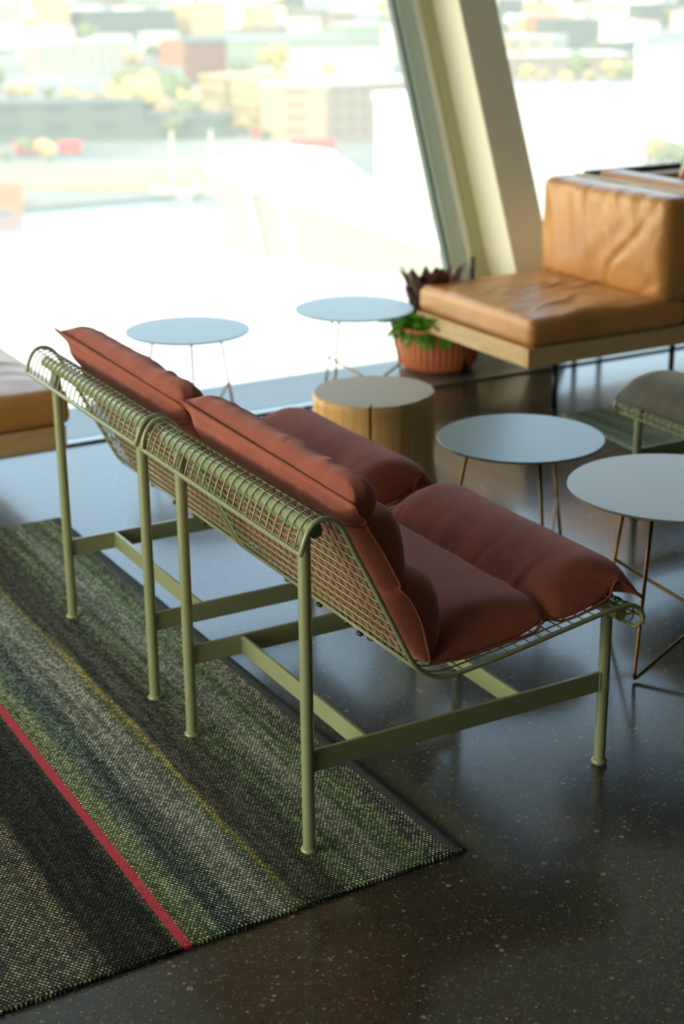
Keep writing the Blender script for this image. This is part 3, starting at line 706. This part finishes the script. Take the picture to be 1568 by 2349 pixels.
# ---------------------------------------------------------------- the city outside, about 45 m below
GZ = -45
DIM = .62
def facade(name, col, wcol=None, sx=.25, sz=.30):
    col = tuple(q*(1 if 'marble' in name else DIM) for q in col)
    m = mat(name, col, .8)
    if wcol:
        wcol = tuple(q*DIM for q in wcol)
        n, l, b = nodes(m); t = n.new('ShaderNodeTexCoord'); s = n.new('ShaderNodeSeparateXYZ'); l.new(t.outputs['Object'], s.inputs[0])
        a = mth(m, 'GREATER_THAN', mth(m, 'FRACT', mth(m, 'MULTIPLY', mth(m, 'ADD', s.outputs[0], mth(m, 'MULTIPLY', s.outputs[1], .3)), sx)), .55)
        c_ = mth(m, 'GREATER_THAN', mth(m, 'FRACT', mth(m, 'MULTIPLY', s.outputs[2], sz)), .5)
        setc(m, mixc(m, mth(m, 'MULTIPLY', a, c_), col, wcol))
    return m
F = dict(paleblock=facade('pale_flats', (.42, .42, .38), (.22, .24, .26)), slate=facade('slate_roof', (.10, .13, .14)), redbrick=facade('red_brick', (.20, .07, .05), (.12, .09, .08)),
    orangewall=facade('orange_render', (.65, .22, .12)), creamwall=facade('cream_render', (.62, .50, .28), (.45, .36, .22)), pinkbrick=facade('pink_brick', (.55, .38, .30), (.38, .24, .20)),
    greybrick=facade('grey_brown_facade', (.28, .23, .19), (.16, .15, .15)), whitewall=facade('white_render', (.75, .74, .68)), marble=facade('white_marble', (.85, .85, .80)),
    greenroof=facade('pale_green_roof', (.28, .36, .30)), whitepale=facade('pale_panels', (.55, .58, .56)), embank=facade('shaded_embankment', (.09, .13, .13), (.06, .09, .10), .1, .2))  # the embankment's shade is put into its dark colour
CITY = [
    ('apartment_block', 'long pale grey apartment block with rows of windows, left of the red building', 'paleblock', 220.6, 655.7, 261.9, 650.9, 12.3, 22),
    ('hall_building', 'long dark blue roofed hall on the far hillside', 'slate', 335.4, 898.2, 390.4, 897.8, 15.5, 30),
    ('red_brick_building', 'dark red brick building behind the yellow trees', 'redbrick', 249.9, 566.4, 264.4, 561.2, 15.5, 25),
    ('gabled_house', 'small orange walled house touching the red brick building', 'orangewall', 282.7, 669.6, 292.3, 662.4, 10.8, 18),
    ('rendered_building', 'cream yellow building beside the yellow trees', 'creamwall', 191.5, 425.3, 194.0, 413.9, 14.1, 25),
    ('rendered_building', 'second cream building touching the pink brick office front', 'creamwall', 194.6, 411.8, 197.4, 400.0, 13.3, 8),
    ('office_building', 'white topped office building with a sunlit pink brick front', 'pinkbrick', 189.2, 381.9, 199.9, 365.0, 14.7, 5),
    ('office_building', 'office wing coloured grey brown as its shaded side, with window rows beside the window frame', 'greybrick', 200.1, 364.9, 227.7, 363.8, 15.3, 22),  # shaded side of the brick offices, its shade put into the facade colour
    ('roof_pavilion', 'low white roofed building above and behind the brick offices', 'whitewall', 295.0, 577.5, 339.3, 562.8, 8.1, 40),
    ('tower_block', 'tall blank white block close to the window frame', 'marble', 147.8, 250.8, 143.0, 221.0, 22.8, 6),
    ('terminal_hall', 'long flat pale green roofed hall in the distance', 'greenroof', 317.1, 673.1, 368.3, 649.7, 9.6, 60),
    ('tower_block', 'pale beige slab at the top left of the view', 'creamwall', 318.8, 911.5, 330.6, 914.4, 20.4, 20),
    ('tower_block', 'small white tower at the far left of the city', 'whitewall', 250.2, 771.6, 255.4, 751.0, 13.9, 20),
    ('tower_block', 'white tower block right above the dark roofed hall', 'whitewall', 447.7, 1038.5, 454.8, 1032.4, 19.4, 20),
    ('apartment_block', 'wide cream block right of the dark hall roof', 'creamwall', 404.2, 906.3, 430.4, 912.2, 17.6, 25),
    ('museum_block', 'huge plain pale walled block filling the right window', 'whitepale', 135.1, 190.4, 152.0, 180.0, 27.9, 9),
    ('domed_building', 'dark slate roofed building seen in the right window', 'slate', 489.6, 654.0, 516.9, 646.8, 13.9, 30),
    ('gabled_house', 'house with an orange wall left of the dark slate building', 'orangewall', 561.3, 758.6, 580.8, 762.5, 11.3, 18),
    ('office_building', 'bright white building right of the dark slate building', 'whitewall', 522.2, 646.2, 537.1, 642.7, 12.6, 22),
    ('tower_block', 'bright white block at the right edge of the right window', 'marble', 283.4, 342.1, 271.6, 295.8, 21.6, 40),
    ('terrace', 'blue grey terrace of flats in the right window', 'paleblock', 437.0, 629.3, 454.2, 608.1, 9.1, 25),
    ('terrace', 'grey brown terrace behind the yellow bushes in the right window', 'greybrick', 367.2, 519.4, 412.8, 503.3, 8.2, 25),
    ('gabled_house', 'dark roofed house at the top right of the view', 'slate', 681.9, 821.4, 706.7, 816.4, 13.9, 20),
    ('embankment', 'dark blue green shaded road embankment behind the quay', 'embank', 120.1, 413.3, 161.2, 395.7, 10.1, 12),
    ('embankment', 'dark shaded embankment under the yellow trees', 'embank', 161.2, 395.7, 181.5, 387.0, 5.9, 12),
]
def building(name, label, mt, ax, ay, bx, by, h, dep, group=None, roofm=None):
    a = Vector((ax, ay, 0)); b_ = Vector((bx, by, 0)); d = (b_-a); nrm = Vector((-d.y, d.x, 0)).normalized()
    if nrm.dot(a) < 0: nrm = -nrm
    o = thing(name, label, 'building', (ax, ay, GZ), 0, group)
    bm = bmesh.new(); c_ = d+nrm*dep; e_ = nrm*dep
    hexa(bm, [(0, 0, 0), tuple(d), tuple(c_), tuple(e_), (0, 0, h*.94), (d.x, d.y, h*.94), (c_.x, c_.y, h*.94), (e_.x, e_.y, h*.94)]); obj('walls', bm, mt, o)
    bm = bmesh.new(); u_ = d.normalized()*.4; w_ = nrm*.4
    q = [-u_-w_, d+u_-w_, c_+u_+w_, e_-u_+w_]
    hexa(bm, [(p.x, p.y, h*.942) for p in q]+[(p.x, p.y, h) for p in q]); obj('roof', bm, roofm or mt, o)
    return o
for c_ in CITY: building(c_[0], c_[1], F[c_[2]], *c_[3:7], c_[7], c_[8], roofm={'pinkbrick': F['whitewall'], 'greybrick': F['whitewall'], 'redbrick': F['slate'], 'paleblock': F['whitepale']}.get(c_[2]))
TREES = [(168.0, 527.0, 6.4, 'o'), (175.1, 532.1, 5.8, 'y'), (177.9, 520.1, 5.4, 'g'), (184.6, 521.4, 5.2, 'y'), (167.5, 456.8, 9.5, 'o'), (165.5, 435.6, 9.8, 'o'), (168.0, 426.7, 15.1, 'y'), (171.0, 417.7, 17.9, 'y'),
    (176.1, 414.3, 16.7, 'g'), (180.7, 414.0, 13.1, 'y'), (183.3, 409.4, 9.5, 'g'), (159.8, 401.6, 6.9, 'g'), (168.0, 391.1, 6.8, 'g'), (122.6, 378.1, 5.2, 'g'), (123.3, 362.5, 6.1, 'y'), (113.2, 364.3, 4.0, 'g'),
    (350.3, 487.0, 7.8, 'y'), (352.6, 477.9, 6.9, 'o'), (357.4, 469.7, 6.1, 'y'), (363.7, 465.2, 6.9, 'o'), (376.3, 468.4, 9.3, 'y'), (374.6, 457.5, 9.1, 'g'), (238.9, 282.2, 6.9, 'y'), (233.6, 267.7, 7.5, 'g'),
    (184.9, 370.2, 4.4, 'g'), (189.2, 392.1, 5.2, 'y'), (163.5, 421.0, 12.0, 'o'), (173.5, 409.0, 11.0, 'o'), (178.5, 405.0, 10.0, 'g'), (166.0, 410.0, 8.0, 'g'), (172.0, 425.0, 18.5, 'g'), (160.0, 431.0, 11.0, 'o'), (156.0, 440.0, 9.5, 'g'), (152.0, 452.0, 8.5, 'o'), (185.5, 402.0, 9.0, 'o')]
TM = dict(y=mat('yellow_autumn_leaves', (.42, .33, .13), .9), o=mat('orange_autumn_leaves', (.26, .20, .12), .9), g=mat('green_tree_leaves', (.11, .14, .07), .9))
TL = dict(y='yellow autumn tree beyond the harbour', o='orange brown autumn tree beyond the harbour', g='dull green tree beyond the harbour')
bark = mat('bark', (.08, .06, .04), .9)
def tree_mesh(c_, seed):
    bm = bmesh.new(); rn = random.Random(seed)
    for k in range(9):
        p = Vector((rn.uniform(-.28, .28), rn.uniform(-.28, .28), rn.uniform(.38, .78))); s = rn.uniform(.16, .27)
        bmesh.ops.create_icosphere(bm, subdivisions=2, radius=s, matrix=Matrix.Translation(p))
    for v_ in bm.verts: v_.co += Vector((1, 1, 1))*.05*noise.noise(v_.co*9+Vector((seed, 0, 0)))
    me = bpy.data.meshes.new('crown'); bm.to_mesh(me); bm.free(); me.materials.append(TM[c_]); return me
bm = bmesh.new(); lathe(bm, [(.04, 0), (.025, .5)], 0, 0, 8); TK = bpy.data.meshes.new('trunk'); bm.to_mesh(TK); bm.free(); TK.materials.append(bark)
CM = {c_: [tree_mesh(c_, s) for s in (1, 2)] for c_ in 'yog'}
def tree(x, y, h, c_, i, label, group):
    t = thing('tree', label, 'tree', (x, y, GZ), i*1.3, group); t.scale = (h, h, h)
    for nm, me in (('crown', CM[c_][i % 2]), ('trunk', TK)):
        o = bpy.data.objects.new(nm, me); C.objects.link(o); o.parent = t
for i, (x, y, h, c_) in enumerate(TREES): tree(x, y, h, c_, i, TL[c_]+(' in the right window' if x > 220 else (', in the tall clump before the red building' if h > 13 else (', low at the far left' if x < 150 or y > 500 else ', at the foot of the tall clump'))), 'autumn trees '+{'y': 'yellow', 'o': 'orange', 'g': 'green'}[c_]+(' right window' if x > 220 else (' tall clump' if h > 13 else (' far left' if x < 150 or y > 500 else ' clump foot'))))
# scattered far city
rnd = random.Random(21); keys = ['marble', 'marble', 'whitewall', 'whitewall', 'paleblock', 'creamwall', 'slate', 'greybrick', 'whitepale', 'greenroof']
cnt = 0; taken = [(c_[3]+(c_[5]-c_[3])/2, c_[4]+(c_[6]-c_[4])/2) for c_ in CITY]; tries = 0
while cnt < 280 and tries < 12000:
    tries += 1
    dist = rnd.uniform(700, 1900); az = rnd.uniform(.14, .90)
    x, y = dist*sin(az), dist*cos(az)
    if any((x-a)**2+(y-b_)**2 < 36**2 for a, b_ in taken): continue
    taken.append((x, y)); wd = rnd.uniform(9, 24)*dist/1000; t_ = az+rnd.uniform(-.5, .5)
    building('distant_building', 'small blurred building scattered far across the city near the top', F[rnd.choice(keys)], x, y, x+wd*cos(t_), y-wd*sin(t_), rnd.uniform(7, 17), rnd.uniform(12, 25), 'far city buildings', roofm=F[rnd.choice(['whitepale', 'slate', 'whitewall', 'orangewall', 'greybrick'])]); cnt += 1
for i in range(60):
    dist = rnd.uniform(560, 1500); az = rnd.uniform(.14, .90)
    tree(dist*sin(az), dist*cos(az), rnd.uniform(9, 15), rnd.choice('yogg'), i, 'small tree between the far city buildings', 'far city trees')
# ground, water, quay, marble plaza, opera house
def slab(name, pts, z0, z1, mt, label=None, cat_=None):
    bm = bmesh.new(); a = [bm.verts.new((x, y, z0)) for x, y in pts]; b_ = [bm.verts.new((x, y, z1)) for x, y in pts]
    bm.faces.new(a[::-1]); bm.faces.new(b_)
    for i in range(len(pts)): j = (i+1) % len(pts); bm.faces.new((a[i], a[j], b_[j], b_[i]))
    o = obj(name, bm, mt)
    if label: tag(o, label, cat_)
    else: o['kind'] = 'structure'
    return o
gm = mat('city_ground', (.3, .32, .28), .9); v = coords(gm); setc(gm, ramp(gm, noise_n(gm, v, .02, 5), [(.35, (.11, .14, .14)), (.65, (.25, .25, .22))]))
slab('city_ground', [(-900, 300), (3500, 300), (3500, 4500), (-900, 4500)], GZ-.6, GZ-.01, gm)
slab('city_ground', [(146, 300), (3500, 300), (3500, -400), (146, -400)], GZ-.6, GZ-.02, gm)
wm = mat('harbour_water', (.10, .17, .22), .12); v = coords(wm); bump(wm, noise_n(wm, v, .6, 3), .3, .3)
slab('harbour_water', [(-600, -400), (150, -400), (150, 318), (-600, 318)], GZ-1.2, GZ-.8, wm)
slab('quay', [(60, 341), (110, 320), (128, 307), (147, 299), (156, 325), (112, 346), (60, 372)], GZ-1.5, GZ+.9, facade('quay_stone', (.45, .33, .22)), 'brown stone quay along the far side of the water', 'quay')
slab('promenade', [(60, 374), (112, 348), (156, 327), (165, 345), (112, 372), (60, 395)], GZ-1, GZ+.2, facade('promenade_grass', (.38, .42, .28)), 'pale green promenade behind the brown quay', 'promenade')
slab('marble_plaza', [(-200, 253), (70, 253), (95, 252), (112, 247), (150, 262), (160, 180), (160, -200), (-200, -200)], GZ-2, GZ, F['marble'], 'sunlit white marble plaza below the windows', 'plaza')
op = thing('opera_house', 'low white marble building with a sloping roof and pale glass front', 'building', (108.4, 235.3, GZ))
def rel(x, y, z): return (x-108.4, y-235.3, z)
bm = bmesh.new(); hexa(bm, [rel(108.4, 235.3, 0), rel(125, 192, 0), rel(139, 254, 0), rel(130, 257, 0), rel(108.4, 235.3, 12.2), rel(125, 192, 4.6), rel(139, 254, 10), rel(130, 257, 11.7)])
obj('glass_front', bm, facade('pale_green_glass', (.34, .42, .36), (.5, .52, .45), .12, .2), op)
bm = bmesh.new(); hexa(bm, [rel(107, 236, 12.3), rel(124.5, 189, 4.7), rel(141, 256, 10.5), rel(130, 258.5, 11.8), rel(107, 236, 14.6), rel(124.5, 189, 6.6), rel(141, 256, 12.5), rel(130, 258.5, 14)])
obj('roof', bm, F['marble'], op)
for i in range(2):
    bm = bmesh.new(); x = 112+i*3.2; y = 227-i*6.0; tube(bm, [rel(x-.8, y-1.5, 0), rel(x-2.4, y+1.5, 13)], .5, 8); obj('column', bm, F['marble'], op)
slab('plaza_ramp', [(60, 235), (92, 238), (112, 205), (118, 180), (96, 190), (70, 205)], GZ+.01, GZ+1.6, F['whitepale'], 'slightly greyer marble ramp on the white plaza', 'ramp')
red = mat('tram_red', (.7, .05, .06), .4)
def vehicle(name, label, x, y, x2, y2, h, w_=2.5):
    a = Vector((x, y, 0)); d = Vector((x2-x, y2-y, 0)); nn = Vector((-d.y, d.x, 0)).normalized()*w_
    t = thing(name, label, 'vehicle', (x, y, GZ), 0, None)
    bm = bmesh.new(); hexa(bm, [(0, 0, .5), tuple(d+Vector((0, 0, .5))), tuple(d+nn+Vector((0, 0, .5))), tuple(nn+Vector((0, 0, .5))), (0, 0, h), tuple(d+Vector((0, 0, h))), tuple(d+nn+Vector((0, 0, h))), tuple(nn+Vector((0, 0, h)))])
    obj('body', bm, red, t, bevel=.3)
    bm = bmesh.new()
    for f_ in (.15, .85):
        p = d*f_; tube(bm, [tuple(p+Vector((0, 0, .5))), tuple(p+nn+Vector((0, 0, .5)))], .5, 12)
    obj('wheels', bm, M['rubber'], t)
vehicle('bus', 'red bus on the road behind the quay at the far left', 121.5, 383.0, 128.5, 381.0, 3.2)
vehicle('bus', 'second red bus right of the first, behind the quay', 131.5, 379, 136.5, 377, 3.0)
vehicle('van', 'red van in front of the cream buildings', 188.5, 385.0, 191, 383.5, 2.8)
vehicle('bus', 'red bus parked below the pink brick office front', 184.0, 355.0, 192.0, 347.0, 2.6)
bt = thing('sailing_boat', 'white sailing boat with a tall mast moored at the quay', 'boat', (125, 304, GZ-.8))
bm = bmesh.new(); hexa(bm, [(0.8, -.5, 0), (6, -6, 0), (6.6, -4, 0), (1.5, 1, 0), (-.5, .5, 1.9), (7.5, -8.5, 1.9), (7.8, -5, 1.9), (1, 2, 1.9)]); obj('hull', bm, F['whitewall'], bt)
bm = bmesh.new(); hexa(bm, [(2, -1.2, 1.9), (5.3, -4.8, 1.9), (5.8, -3.8, 1.9), (2.4, -.3, 1.9), (2, -1.2, 3.1), (5.3, -4.8, 3.1), (5.8, -3.8, 3.1), (2.4, -.3, 3.1)]); obj('cabin', bm, F['creamwall'], bt)
bm = bmesh.new(); tube(bm, [(3.7, -2.8, 1.9), (3.7, -2.8, 13.5)], .35, 8); obj('mast', bm, F['whitewall'], bt)
b2 = copy_tree(bt); b2.location = (132.5, 301, GZ-.8); b2['label'] = 'second white boat with a mast, right of the first beside the white building'
pk = slab('harbour_shed', [(90.5, 302), (95.5, 299), (97, 306), (92, 309)], GZ-1.0, GZ+4.2, F['orangewall'], 'orange pink harbour shed at the far left of the water', 'shed')
